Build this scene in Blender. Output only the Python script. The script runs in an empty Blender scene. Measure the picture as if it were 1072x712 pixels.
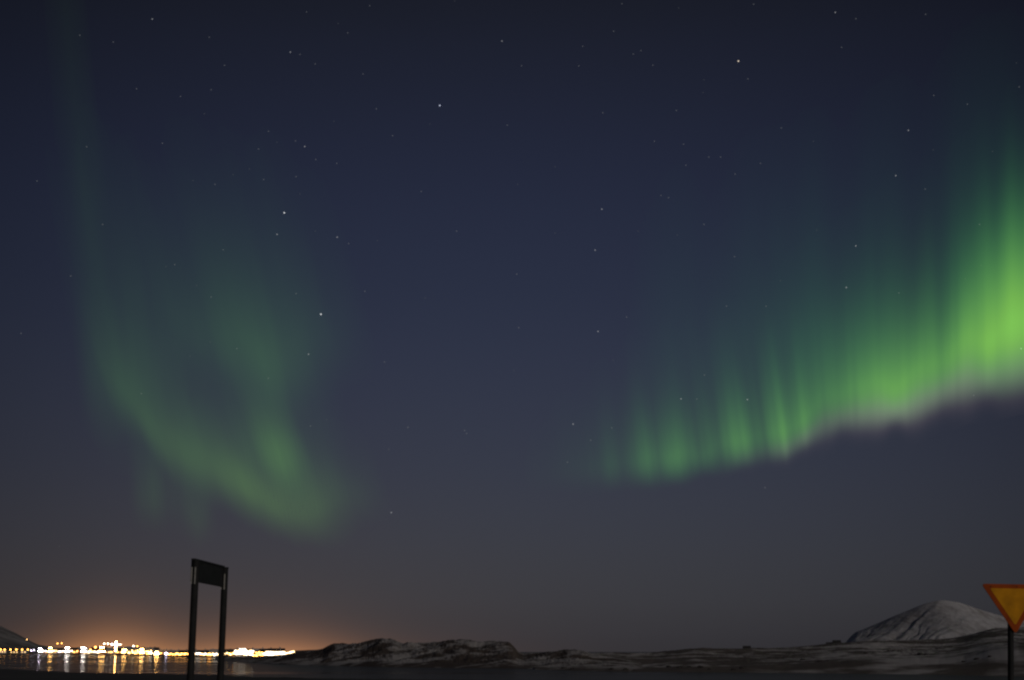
import bpy, bmesh, math, random
from mathutils import Vector, noise

random.seed(7)
sc = bpy.context.scene
COL = sc.collection
R = math.radians

# ------------------------------------------------------------------ camera
CAM_Z = 4.0                      # eye height over the sea, on a low road bank
F = 1490.0                       # focal length in pixels of a 1072 px wide frame
CX, CY, HOR = 536.0, 356.0, 682.5
TILT = math.atan((HOR - CY) / F)
cam_d = bpy.data.cameras.new('camera')
cam = bpy.data.objects.new('camera', cam_d)
COL.objects.link(cam)
cam_d.sensor_width = 36.0
cam_d.lens = 36.0 * F / 1072.0
cam_d.clip_start = 0.1
cam_d.clip_end = 400000.0
cam.location = (0, 0, CAM_Z)
cam.rotation_euler = (math.pi / 2 + TILT, 0, 0)
sc.camera = cam

# ------------------------------------------------------------------ exposure / render
vs = sc.view_settings
vs.view_transform = 'Standard'
vs.look = 'None'
vs.gamma = 1.0
vs.exposure = 0.0
vs.use_curve_mapping = False
sc.render.engine = 'CYCLES'
cy = sc.cycles
cy.use_denoising = True
cy.denoiser = 'OPENIMAGEDENOISE'
cy.denoising_input_passes = 'RGB_ALBEDO_NORMAL'
cy.transparent_max_bounces = 48
cy.max_bounces = 6
cy.sample_clamp_indirect = 4.0
cy.filter_width = 2.4
cy.use_adaptive_sampling = False

# ------------------------------------------------------------------ night sky (world)
MOON_EL, MOON_AZ = R(17), R(142)         # moon low behind the camera, to the right
W = bpy.data.worlds.new("World")
sc.world = W
W.use_nodes = True
nt = W.node_tree
nt.nodes.clear()
def N(tree, t, **kw):
    n = tree.nodes.new(t)
    for k, v in kw.items():
        setattr(n, k, v)
    return n
def L(tree, a, b):
    tree.links.new(a, b)
def wmath(op, a, b=None, c=None, tree=None):
    tree = tree or nt
    n = tree.nodes.new('ShaderNodeMath')
    n.operation = op
    for i, v in enumerate((a, b, c)):
        if v is None:
            continue
        if isinstance(v, (int, float)):
            n.inputs[i].default_value = v
        else:
            tree.links.new(v, n.inputs[i])
    return n.outputs[0]
def lin(c):
    return tuple((x / 255 / 12.92) if x / 255 <= 0.04045 else ((x / 255 + 0.055) / 1.055) ** 2.4 for x in c)

w_out = N(nt, 'ShaderNodeOutputWorld')
tc = N(nt, 'ShaderNodeTexCoord')
nrm = N(nt, 'ShaderNodeVectorMath', operation='NORMALIZE')
L(nt, tc.outputs['Generated'], nrm.inputs[0])
sep = N(nt, 'ShaderNodeSeparateXYZ')
L(nt, nrm.outputs[0], sep.inputs[0])
el = wmath('ARCSINE', sep.outputs['Z'])
az = wmath('ARCTAN2', sep.outputs['X'], sep.outputs['Y'])
# airglow and moonlit air against the elevation
ramp = N(nt, 'ShaderNodeValToRGB')
L(nt, wmath('MULTIPLY', el, 1.0 / 0.5), ramp.inputs[0])
SKY = [  # elevation (rad), sRGB
    (0.000, (49, 48, 52)), (0.012, (52, 51, 56)), (0.035, (57, 57, 62)), (0.075, (57, 59, 68)),
    (0.125, (53, 57, 71)), (0.190, (47, 52, 70)), (0.250, (41, 47, 66)), (0.330, (35, 40, 60)),
    (0.420, (27, 30, 43)), (0.480, (23, 25, 34))]
cr = ramp.color_ramp
cr.interpolation = 'B_SPLINE'
while len(cr.elements) < len(SKY):
    cr.elements.new(0.5)
for e, (p, c) in zip(cr.elements, SKY):
    e.position = p / 0.5
    e.color = (*lin(c), 1)
def gauss(a0, sx, h, e0=0.0):
    d = wmath('DIVIDE', wmath('SUBTRACT', az, a0), sx)
    g = wmath('POWER', math.e, wmath('MULTIPLY', wmath('MULTIPLY', d, d), -1.0))
    v = wmath('POWER', math.e, wmath('MULTIPLY', wmath('ABSOLUTE', wmath('SUBTRACT', el, e0)), -1.0 / h))
    return wmath('MULTIPLY', g, v)
cur = ramp.outputs['Color']
def add_glow(cur, fac, col):
    m = N(nt, 'ShaderNodeMix', data_type='RGBA', blend_type='ADD')
    m.inputs[0].default_value = 1.0
    s = N(nt, 'ShaderNodeVectorMath', operation='SCALE')
    s.inputs[0].default_value = col
    L(nt, fac, s.inputs['Scale'])
    L(nt, cur, m.inputs['A'])
    L(nt, s.outputs[0], m.inputs['B'])
    return m.outputs['Result']
def paz(px):
    return math.atan((px - CX) / F)
# light pollution above the town
cur = add_glow(cur, gauss(paz(130), 0.21, 0.055), (0.038, 0.020, 0.012))
cur = add_glow(cur, gauss(paz(126), 0.036, 0.011), (0.50, 0.195, 0.052))
cur = add_glow(cur, gauss(paz(285), 0.050, 0.009), (0.30, 0.120, 0.040))
cur = add_glow(cur, gauss(paz(180), 0.140, 0.010), (0.130, 0.055, 0.018))
# a little thin moonlit scattering from the physical sky
sky = N(nt, 'ShaderNodeTexSky', sky_type='NISHITA')
sky.sun_disc = False
sky.sun_elevation = MOON_EL
sky.sun_rotation = MOON_AZ
ms = N(nt, 'ShaderNodeMix', data_type='RGBA', blend_type='ADD')
ms.inputs[0].default_value = 0.0004
L(nt, cur, ms.inputs['A'])
L(nt, sky.outputs[0], ms.inputs['B'])
# darker towards the far left and right
edge = wmath('SUBTRACT', 1.0, wmath('MULTIPLY', wmath('MULTIPLY', az, az), 2.7))
edge = wmath('MAXIMUM', edge, 0.45)
sc_ = N(nt, 'ShaderNodeVectorMath', operation='SCALE')
L(nt, ms.outputs['Result'], sc_.inputs[0])
L(nt, edge, sc_.inputs['Scale'])
bg = N(nt, 'ShaderNodeBackground')
L(nt, sc_.outputs[0], bg.inputs['Color'])
bg.inputs['Strength'].default_value = 1.0
L(nt, bg.outputs[0], w_out.inputs['Surface'])

# ------------------------------------------------------------------ moonlight
moon_d = bpy.data.lights.new('moonlight', 'SUN')
moon_d.energy = 0.49
moon_d.angle = R(0.5)
moon_d.color = (1.0, 0.93, 0.86)
moon = bpy.data.objects.new('moonlight', moon_d)
COL.objects.link(moon)
mdir = Vector((math.sin(MOON_AZ) * math.cos(MOON_EL), math.cos(MOON_AZ) * math.cos(MOON_EL), math.sin(MOON_EL)))
moon.rotation_euler = (-mdir).to_track_quat('-Z', 'Y').to_euler()

# ------------------------------------------------------------------ helpers
def ray(px, py):
    """world direction of a spot of the view, scaled to unit horizontal distance"""
    v = Vector(((px - CX) / F, 1.0, -(py - CY) / F))
    c, s = math.cos(TILT), math.sin(TILT)
    v = Vector((v.x, v.y * c - v.z * s, v.y * s + v.z * c))
    return v / math.hypot(v.x, v.y)
def pt(px, py, d):
    return Vector((0, 0, CAM_Z)) + ray(px, py) * d
def gx(px, d, z=0.0):
    """a point at distance d in the direction of column px near the horizon"""
    r = ray(px, HOR)
    return Vector((r.x * d, r.y * d, z))
def ht(py, d, px=CX):
    """height above the sea of what stands at distance d in the direction (px, py)"""
    return CAM_Z + ray(px, py).z * d
def soft(pts, x):
    """smooth interpolation through a short list of points"""
    for (a, va), (b, vb) in zip(pts, pts[1:]):
        if x <= b:
            return va + (vb - va) * sm(a, b, x)
    return pts[-1][1]
def interp(pts, x):
    if x <= pts[0][0]:
        return pts[0][1]
    for (a, va), (b, vb) in zip(pts, pts[1:]):
        if x <= b:
            return va + (vb - va) * (x - a) / (b - a)
    return pts[-1][1]
def sm(a, b, x):
    t = max(0.0, min(1.0, (x - a) / (b - a)))
    return t * t * (3 - 2 * t)
def mesh_obj(name, verts, faces, mat=None, parent=None, smooth=True):
    me = bpy.data.meshes.new(name)
    me.from_pydata([tuple(v) for v in verts], [], faces)
    if smooth:
        me.polygons.foreach_set('use_smooth', [True] * len(me.polygons))
    if mat:
        me.materials.append(mat)
    o = bpy.data.objects.new(name, me)
    COL.objects.link(o)
    if parent:
        o.parent = parent
    return o
def bm_obj(name, bm, mat=None, parent=None, smooth=False):
    me = bpy.data.meshes.new(name)
    bmesh.ops.recalc_face_normals(bm, faces=bm.faces[:])
    bm.to_mesh(me)
    bm.free()
    if smooth:
        me.polygons.foreach_set('use_smooth', [True] * len(me.polygons))
    if mat:
        me.materials.append(mat)
    o = bpy.data.objects.new(name, me)
    COL.objects.link(o)
    if parent:
        o.parent = parent
    return o
def box(bm, c, s, rz=0.0):
    m = bmesh.ops.create_cube(bm, size=1.0)['verts']
    cr_, sr_ = math.cos(rz), math.sin(rz)
    for v in m:
        x, y, z = v.co.x * s[0], v.co.y * s[1], v.co.z * s[2]
        v.co = Vector((c[0] + x * cr_ - y * sr_, c[1] + x * sr_ + y * cr_, c[2] + z))
    return m
def tube(bm, a, b, r, n=16, r2=None):
    a, b = Vector(a), Vector(b)
    d = (b - a)
    q = d.to_track_quat('Z', 'Y')
    va, vb = [], []
    r2 = r if r2 is None else r2
    for i in range(n):
        t = 2 * math.pi * i / n
        off = Vector((math.cos(t), math.sin(t), 0))
        va.append(bm.verts.new(a + q @ (off * r)))
        vb.append(bm.verts.new(b + q @ (off * r2)))
    for i in range(n):
        j = (i + 1) % n
        bm.faces.new((va[i], va[j], vb[j], vb[i]))
    bm.faces.new(va[::-1])
    bm.faces.new(vb)
def empty(name, loc, rz=0.0):
    o = bpy.data.objects.new(name, None)
    COL.objects.link(o)
    o.location = loc
    o.rotation_euler = (0, 0, rz)
    o.empty_display_size = 0.2
    return o
def tag(o, label=None, cat=None, group=None, kind=None):
    if label: o['label'] = label
    if cat: o['category'] = cat
    if group: o['group'] = group
    if kind: o['kind'] = kind
    return o
def copy_thing(o):
    c = o.copy()
    COL.objects.link(c)
    for ch in list(o.children):
        d = ch.copy()
        COL.objects.link(d)
        d.parent = c
        for g in list(ch.children):
            e = g.copy()
            COL.objects.link(e)
            e.parent = d
    return c

# ------------------------------------------------------------------ materials
def principled(name, col, rough=0.7, metal=0.0, spec=0.5):
    m = bpy.data.materials.new(name)
    m.use_nodes = True
    b = m.node_tree.nodes['Principled BSDF']
    b.inputs['Base Color'].default_value = (*col, 1)
    b.inputs['Roughness'].default_value = rough
    b.inputs['Metallic'].default_value = metal
    b.inputs['Specular IOR Level'].default_value = spec
    return m
def mottled(name, c1, c2, scale, rough=0.7, metal=0.0, lo=0.35, hi=0.65, stretch=(1, 1, 1), bump=0.0, detail=6):
    m = principled(name, c1, rough, metal)
    t = m.node_tree
    b = t.nodes['Principled BSDF']
    g = N(t, 'ShaderNodeTexCoord')
    mp = N(t, 'ShaderNodeMapping')
    mp.inputs['Scale'].default_value = stretch
    L(t, g.outputs['Object'], mp.inputs[0])
    n = N(t, 'ShaderNodeTexNoise')
    n.inputs['Scale'].default_value = scale
    n.inputs['Detail'].default_value = detail
    L(t, mp.outputs[0], n.inputs['Vector'])
    r = N(t, 'ShaderNodeValToRGB')
    r.color_ramp.elements[0].position = lo
    r.color_ramp.elements[1].position = hi
    r.color_ramp.elements[0].color = (*c1, 1)
    r.color_ramp.elements[1].color = (*c2, 1)
    L(t, n.outputs['Fac'], r.inputs[0])
    L(t, r.outputs[0], b.inputs['Base Color'])
    if bump:
        bp = N(t, 'ShaderNodeBump')
        bp.inputs['Strength'].default_value = bump
        bp.inputs['Distance'].default_value = 0.02
        L(t, n.outputs['Fac'], bp.inputs['Height'])
        L(t, bp.outputs[0], b.inputs['Normal'])
    return m
def snow_rock(name, rock1, rock2, snow, scale, stretch, thr, soft, slope_amt, rot=(0, 0, 0), scale2=None, snow_hi=None):
    """snow lying on rock: by slope of the ground and by drifts"""
    m = principled(name, rock1, 0.85, 0.0, 0.2)
    t = m.node_tree
    b = t.nodes['Principled BSDF']
    g = N(t, 'ShaderNodeTexCoord')
    mp = N(t, 'ShaderNodeMapping')
    mp.inputs['Scale'].default_value = stretch
    mp.inputs['Rotation'].default_value = rot
    L(t, g.outputs['Object'], mp.inputs[0])
    n = N(t, 'ShaderNodeTexNoise')
    n.inputs['Scale'].default_value = scale
    n.inputs['Detail'].default_value = 9
    n.inputs['Roughness'].default_value = 0.62
    L(t, mp.outputs[0], n.inputs['Vector'])
    n2 = N(t, 'ShaderNodeTexNoise')
    n2.inputs['Scale'].default_value = scale2 or scale * 5
    n2.inputs['Detail'].default_value = 8
    L(t, mp.outputs[0], n2.inputs['Vector'])
    geo = N(t, 'ShaderNodeNewGeometry')
    sp = N(t, 'ShaderNodeSeparateXYZ')
    L(t, geo.outputs['Normal'], sp.inputs[0])
    v = wmath('ADD', wmath('MULTIPLY', n.outputs['Fac'], 1.0, tree=t), wmath('MULTIPLY', sp.outputs['Z'], slope_amt, tree=t), tree=t)
    v = wmath('ADD', v, wmath('MULTIPLY', wmath('SUBTRACT', n2.outputs['Fac'], 0.5, tree=t), 0.5, tree=t), tree=t)
    mr = N(t, 'ShaderNodeMapRange', interpolation_type='SMOOTHSTEP')
    mr.inputs['From Min'].default_value = thr - soft
    mr.inputs['From Max'].default_value = thr + soft
    L(t, v, mr.inputs['Value'])
    rk = N(t, 'ShaderNodeMix', data_type='RGBA')
    rk.inputs['A'].default_value = (*rock1, 1)
    rk.inputs['B'].default_value = (*rock2, 1)
    L(t, n2.outputs['Fac'], rk.inputs[0])
    mx = N(t, 'ShaderNodeMix', data_type='RGBA')
    L(t, mr.outputs[0], mx.inputs[0])
    L(t, rk.outputs['Result'], mx.inputs['A'])
    mx.inputs['B'].default_value = (*snow, 1)
    L(t, mx.outputs['Result'], b.inputs['Base Color'])
    return m
def emitter(name, col, strength, sampled=True):
    m = bpy.data.materials.new(name)
    m.use_nodes = True
    t = m.node_tree
    t.nodes.clear()
    o = N(t, 'ShaderNodeOutputMaterial')
    e = N(t, 'ShaderNodeEmission')
    e.inputs['Color'].default_value = (*col, 1)
    e.inputs['Strength'].default_value = strength
    L(t, e.outputs[0], o.inputs['Surface'])
    if not sampled:
        m.cycles.emission_sampling = 'NONE'
    return m

M_ground = mottled('tidal_ground', (0.030, 0.027, 0.025), (0.085, 0.078, 0.072), 0.05, 0.9, stretch=(0.3, 1.6, 1))
M_head = snow_rock('headland_rock', (0.075, 0.058, 0.048), (0.18, 0.142, 0.12), (0.52, 0.485, 0.47), 0.045, (1, 1, 2.2), 1.11, 0.07, 0.62)
M_moor = snow_rock('moorland', (0.10, 0.08, 0.068), (0.26, 0.215, 0.19), (0.66, 0.615, 0.60), 0.016, (0.8, 0.5, 1.0), 1.13, 0.06, 0.60, scale2=0.11)
M_mtn = snow_rock('mountain_snow', (0.28, 0.245, 0.235), (0.42, 0.37, 0.355), (0.82, 0.79, 0.80), 0.004, (2.2, 0.5, 0.55), 0.56, 0.26, 0.16, rot=(0, R(38), 0))  # rock tones lifted, so the far haze is put into the colour
M_mtn_dark = snow_rock('bare_mountain', (0.07, 0.06, 0.055), (0.15, 0.13, 0.12), (0.50, 0.47, 0.45), 0.003, (1, 1, 1), 1.02, 0.25, 0.55)
M_shore = mottled('shore_land', (0.05, 0.045, 0.04), (0.16, 0.15, 0.145), 0.02, 0.9)

# sea: nearly still, with long faint ripples
M_sea = principled('sea', (0.006, 0.009, 0.012), 0.085, 0.0, 0.5)
M_sea.node_tree.nodes['Principled BSDF'].inputs['IOR'].default_value = 1.33
t = M_sea.node_tree
g = N(t, 'ShaderNodeTexCoord')
mp = N(t, 'ShaderNodeMapping')
mp.inputs['Scale'].default_value = (0.004, 0.03, 1)
L(t, g.outputs['Object'], mp.inputs[0])
n = N(t, 'ShaderNodeTexNoise')
n.inputs['Scale'].default_value = 1.0
n.inputs['Detail'].default_value = 5
L(t, mp.outputs[0], n.inputs['Vector'])
mr = N(t, 'ShaderNodeMapRange')
mr.inputs['From Min'].default_value = 0.3
mr.inputs['From Max'].default_value = 0.7
mr.inputs['To Min'].default_value = 0.05
mr.inputs['To Max'].default_value = 0.15
L(t, n.outputs['Fac'], mr.inputs['Value'])
L(t, mr.outputs[0], t.nodes['Principled BSDF'].inputs['Roughness'])
ruf = N(t, 'ShaderNodeBsdfDiffuse')
ruf.inputs['Color'].default_value = (0.13, 0.14, 0.155, 1)
mxs = N(t, 'ShaderNodeMixShader')
mr2 = N(t, 'ShaderNodeMapRange')
mr2.inputs['From Min'].default_value = 0.35
mr2.inputs['From Max'].default_value = 0.68
mr2.inputs['To Min'].default_value = 0.62
mr2.inputs['To Max'].default_value = 0.84
L(t, n.outputs['Fac'], mr2.inputs['Value'])
L(t, mr2.outputs[0], mxs.inputs[0])
L(t, t.nodes['Principled BSDF'].outputs[0], mxs.inputs[1])
L(t, ruf.outputs[0], mxs.inputs[2])
L(t, mxs.outputs[0], t.nodes['Material Output'].inputs['Surface'])

# ------------------------------------------------------------------ ground sheet (foreshore, sinking under the bay, out to the horizon)
SHORE = [(-400, 420), (0, 384), (60, 330), (100, 303), (180, 280), (340, 226), (560, 206), (700, 190), (800, 170), (1072, 150), (1500, 150)]
def ground_z(px, d, x, y):
    ds = interp(SHORE, px)
    ds *= 1 + 0.05 * noise.noise(Vector((px * 0.02, 3.1, 0))) + 0.02 * noise.noise(Vector((px * 0.09, 8, 0)))
    if d < ds:
        z = 0.02 + 0.35 * (1 - d / ds) + 2.0 * (1 - sm(25, 120, d))
        z += 0.06 * noise.fractal(Vector((x * 0.08, y * 0.08, 0)), 1.0, 2.0, 4) * sm(0, 20, d) * sm(0, 30, ds - d)
        return z
    return -1.5 * sm(0, 60, d - ds) - 2.5 * sm(60, 1500, d - ds)
rad = [0.0, 2, 4, 7, 11, 16, 22, 30, 40, 55, 75, 95, 115, 135, 150] + [150 + 2.0 * i for i in range(1, 160)] + [500, 600, 800, 1200, 2000, 4000, 9000, 20000, 60000]
angs = []
a = -math.pi
while a < math.pi - 1e-6:
    angs.append(a)
    a += R(0.2) if abs(a) < R(24) else R(4)
gv, gf = [(0, 0, 2.4)], []
for d in rad[1:]:
    for a in angs:
        px = CX + F * math.tan(max(-1.2, min(1.2, a))) if abs(a) < 1.2 else (-400 if a < 0 else 1500)
        x, y = math.sin(a) * d, math.cos(a) * d
        gv.append((x, y, ground_z(px, d, x, y)))
na = len(angs)
for j in range(na):
    gf.append((0, 1 + j, 1 + (j + 1) % na)[::-1])
for i in range(len(rad) - 2):
    for j in range(na):
        k = (j + 1) % na
        p, q = 1 + i * na, 1 + (i + 1) * na
        gf.append((p + j, q + j, q + k, p + k)[::-1])
tag(mesh_obj('ground', gv, gf, M_ground), kind='structure')

# water sheet
wv = [(-90000, 100, 0), (90000, 100, 0), (90000, 90000, 0), (-90000, 90000, 0)]
tag(mesh_obj('sea', wv, [(0, 1, 2, 3)], M_sea), kind='structure')

# ------------------------------------------------------------------ terrain built as height fields
def terrain(name, px0, px1, npx, ds, de, nd, zf, mat):
    vs_, fs = [], []
    for i in range(npx + 1):
        px = px0 + (px1 - px0) * i / npx
        a0, b0 = ds(px), de(px)
        for j in range(nd + 1):
            d = a0 + (b0 - a0) * j / nd
            p = gx(px, d)
            vs_.append((p.x, p.y, zf(px, d, j / nd, p)))
    for i in range(npx):
        for j in range(nd):
            k = i * (nd + 1) + j
            fs.append((k, k + nd + 1, k + nd + 2, k + 1))
    return tag(mesh_obj(name, vs_, fs, mat), kind='structure')
def ridged(p, s, octv=5, seed=0.0):
    return noise.ridged_multi_fractal(Vector((p.x * s + seed, p.y * s, seed)), 0.9, 2.1, octv, 1.0, 2.0)
def frac(p, s, octv=5, seed=0.0):
    return noise.fractal(Vector((p.x * s + seed, p.y * s - seed, seed)), 0.9, 2.1, octv)

# rocky headland across the bay
HEAD = [(225, 688.5), (262, 687.5), (280, 687), (300, 685), (307, 683.5), (325, 681.6), (338, 680), (344, 676.5), (350, 674.2), (362, 673.6), (378, 673.6), (386, 671.8), (398, 669.2),
        (404, 669.4), (411, 670.2), (416, 672.5), (421, 674.6), (436, 674), (451, 673.2), (462, 672.6), (472, 671.6), (481, 671), (490, 671.5), (499, 673),
        (506, 673.2), (512, 672.6), (523, 672.4), (532, 673), (537, 677), (542, 682.6), (548, 684.6), (556, 683.8), (566, 683.6), (580, 682.4), (594, 681), (602, 680.8), (610, 682.2),
        (620, 685.5), (637, 688), (665, 693), (690, 699), (720, 703)]
def h_ds(px):
    y = interp([(225, 690.5), (300, 695.2), (400, 697.6), (560, 699.6), (640, 701.5), (720, 703)], px)
    return CAM_Z * F / (y - HOR)
def h_z(px, d, u, p):
    Ds = h_ds(px)
    Dr = Ds + 95
    H = max(0.1, ht(interp(HEAD, px), Dr, px))
    t = (d - Ds) / (Dr - Ds)
    rise = 0.16 * sm(0.0, 0.18, t) + 0.26 * sm(0.2, 0.55, t) + 0.58 * sm(0.55, 1.0, t)
    fall = 1.0 - 0.9 * sm(1.0, 2.6, t)
    z = H * min(rise, fall) if t < 1 else H * fall
    am = min(1.0, H / 6.0)
    z += am * (1.15 * (ridged(p, 0.045, 6, 4.0) - 1.0) + 0.5 * frac(p, 0.16, 4, 2.0)) * sm(0.04, 0.5, t) * (1 - 0.6 * sm(0.85, 1.0, t)) * (1.0 - sm(1.2, 2.2, t))
    z += 0.34 * am * frac(p, 0.34, 5, 9.0) * sm(0.02, 0.3, t)
    return z - 0.35 * (1 - sm(0.0, 0.06, t)) - 1.5 * sm(2.3, 3.0, t)
terrain('headland', 225, 720, 760, h_ds, lambda px: h_ds(px) + 285, 150, h_z, M_head)

# low moor on the right, rising slowly to the foot of the mountain
MOOR = [(560, 690), (600, 686), (626, 683.2), (660, 684.6), (691, 683.6), (708, 681.4), (723, 679.8), (744, 679.2), (757, 680.8), (780, 679.6), (800, 679.2), (820, 679), (838, 677.2),
        (866, 675.4), (887, 673), (920, 672), (962, 671.2), (985, 670.4), (1005, 668.5), (1018, 665.5), (1030, 661.5), (1044, 658.8), (1058, 658.2), (1072, 658.6), (1130, 657), (1250, 654)]
def m_ds(px):
    y = interp([(560, 700.4), (640, 702.4), (800, 703.4), (930, 704.4), (1072, 706.2), (1250, 709)], px)
    return CAM_Z * F / (y - HOR)
M_DR = [(560, 620), (700, 900), (900, 1300), (1010, 1600), (1250, 2100)]
def m_z(px, d, u, p):
    Ds, Dr = m_ds(px), soft(M_DR, px)
    H = ht(sum(interp(MOOR, px + k) for k in (-15, -10, -5, 0, 5, 10, 15)) / 7, Dr, px)
    t = (d - Ds) / (Dr - Ds)
    rise = 0.18 * sm(0, 0.04, t) + 0.12 * sm(0.04, 0.35, t) + 0.70 * sm(0.3, 1.0, t)
    z = H * rise if t < 1 else H * (1 - 0.8 * sm(1.0, 1.5, t))
    w = sm(0.02, 0.25, t) * (1 - 0.75 * sm(0.8, 1.0, t)) * (1 - sm(1.0, 1.3, t))
    z += w * (0.8 * (ridged(p, 0.016, 6, 1.0) - 1.0) + 0.7 * frac(p, 0.04, 5, 6.0)) * (0.5 + 0.9 * t)
    z += 0.30 * frac(p, 0.14, 5, 3.0) * sm(0.0, 0.04, t)
    return z - 0.4 * (1 - sm(0, 0.012, t)) - 3 * sm(1.3, 1.5, t)
terrain('moorland', 560, 1250, 620, m_ds, lambda px: m_ds(px) + 1.5 * (soft(M_DR, px) - m_ds(px)), 230, m_z, M_moor)

# snowy mountain behind the moor
MTN = [(868, 690), (880, 680), (887, 671), (894, 663), (900, 660.5), (910, 657), (927, 649.8), (941, 643.8), (955, 638.3), (966, 633.8), (977, 630), (988, 628), (1000, 629.2), (1011, 631.6), (1020, 635),
       (1028, 638), (1044, 643), (1056, 646.5), (1072, 650), (1120, 655), (1200, 668), (1260, 682)]
def t_z(px, d, u, p):
    Dr = 9000
    H = max(0, ht(sum(interp(MTN, px + k) for k in (-5, -2.5, 0, 2.5, 5)) / 5, Dr, px))
    t = (d - 7000) / 2000.0
    if t < 1:
        z = H * (0.55 * t + 0.45 * t * t) * 1.0
    else:
        z = H * (1 - 0.8 * sm(1.0, 2.0, t))
    # gullies running down and to the left
    q = (px - 900) - 75 * t
    q += 9 * noise.noise(Vector((px * 0.03, t * 2.2, 7.0))) + 4 * noise.noise(Vector((px * 0.09, t * 5, 3.0)))
    gul = noise.ridged_multi_fractal(Vector((q * 0.045, t * 0.5, 2.0)), 0.9, 2.1, 5, 1.0, 2.0) - 1.0
    sp_ = noise.noise(Vector((q * 0.02 + 4, t * 0.35, 0)))
    w = sm(0.02, 0.3, t) * (1 - 0.8 * sm(0.86, 1.0, t)) * min(1, H / 120)
    leftness = 1 - 0.6 * sm(960, 1010, px)
    z += w * (0.55 + 0.45 * (1 - t)) * (8.5 * gul * leftness + 15 * sp_ + 9 * frac(p, 0.003, 4, 8.0))
    z += 3.0 * w * frac(p, 0.012, 5, 5.0)
    return z - 20 * sm(1.7, 2.0, t)
terrain('snowy_mountain', 868, 1260, 520, lambda px: 7000, lambda px: 11000, 120, t_z, M_mtn)

# dark mountain behind the town, on the left
MTL = [(-260, 640), (-160, 628), (-80, 640), (-30, 650), (0, 655.7), (6, 658.7), (15, 662.7), (25, 668), (33, 672), (40, 675), (60, 678.5), (100, 680.5), (150, 682)]
def l_z(px, d, u, p):
    H = max(0, ht(interp(MTL, px), 6000, px))
    t = (d - 4200) / 1800.0
    z = H * (0.5 * max(0, t) + 0.5 * max(0, t) ** 2) if t < 1 else H * (1 - 0.8 * sm(1.0, 2.0, t))
    w = sm(0.02, 0.3, t) * (1 - sm(0.85, 1.0, t)) * min(1, H / 60)
    z += w * (9 * (ridged(p, 0.004, 5, 2.0) - 1.0) + 5 * frac(p, 0.006, 4, 1.0))
    return z - 10 * sm(1.7, 2.0, t)
terrain('dark_mountain', -260, 150, 240, lambda px: 4200, lambda px: 7800, 90, l_z, M_mtn_dark)

# low flat land the town stands on
TOWN_SHORE = [(-500, 685.4), (0, 685.0), (60, 685.2), (120, 686.0), (180, 687.2), (240, 688.4), (300, 689.0), (420, 689.0)]
def s_ds(px):
    return CAM_Z * F / (interp(TOWN_SHORE, px) - HOR)
BLUFF = [(-500, 0), (265, 0), (285, 0.6), (300, 1.6), (308, 2.4), (330, 3.2), (420, 4)]   # the road climbs to the right
def land_h(px, off):
    """height of the town's land, off metres behind the shoreline"""
    return -0.3 + 1.7 * sm(0, 14, off) + 1.2 * sm(40, 300, off) + interp(BLUFF, px) * sm(0, 60, off)
def s_z(px, d, u, p):
    off = d - s_ds(px)
    return land_h(px, off) + 0.12 * frac(p, 0.05, 3, 1.0) - 6 * sm(1400, 1800, off)
terrain('town_shore', -500, 420, 230, s_ds, lambda px: s_ds(px) + 1800, 80, s_z, M_shore)

# ------------------------------------------------------------------ the town across the bay
M_wall = [mottled('house_wall_' + n_, c, tuple(x * 0.8 for x in c), 0.8, 0.85) for n_, c in
          (('white', (0.62, 0.60, 0.57)), ('ochre', (0.42, 0.33, 0.20)), ('red', (0.30, 0.09, 0.06)), ('grey', (0.33, 0.33, 0.34)))]
M_roof = [mottled('house_roof_' + n_, c, tuple(x * 0.7 for x in c), 1.2, 0.7) for n_, c in
          (('dark', (0.06, 0.06, 0.065)), ('rust', (0.19, 0.06, 0.045)), ('snow', (0.5, 0.5, 0.52)))]
M_pane_lit = emitter('lit_window', (1.0, 0.62, 0.25), 3.0, False)
M_pole = mottled('galvanised_pole', (0.22, 0.22, 0.22), (0.32, 0.32, 0.33), 6.0, 0.5, 0.6)
LAMP = {'sodium': ((1.0, 0.42, 0.08), 15), 'amber': ((1.0, 0.40, 0.07), 13), 'warm': ((1.0, 0.56, 0.18), 17), 'white': ((1.0, 0.80, 0.58), 16),
        'violet': ((0.86, 0.76, 1.0), 16), 'soft_white': ((1.0, 0.84, 0.66), 6), 'soft_warm': ((1.0, 0.66, 0.30), 6), 'flood_warm': ((1.0, 0.50, 0.14), 110), 'flood_white': ((1.0, 0.88, 0.80), 110), 'flood_violet': ((0.90, 0.80, 1.0), 90)}
M_lamp = {k: emitter('lamp_' + k, c, s) for k, (c, s) in LAMP.items()}

def ball(bm, c, r, sx=1, sy=1, sz=1, sub=2):
    vs_ = bmesh.ops.create_icosphere(bm, subdivisions=sub, radius=r)['verts']
    for v in vs_:
        v.co = Vector((v.co.x * sx + c[0], v.co.y * sy + c[1], v.co.z * sz + c[2]))

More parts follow.
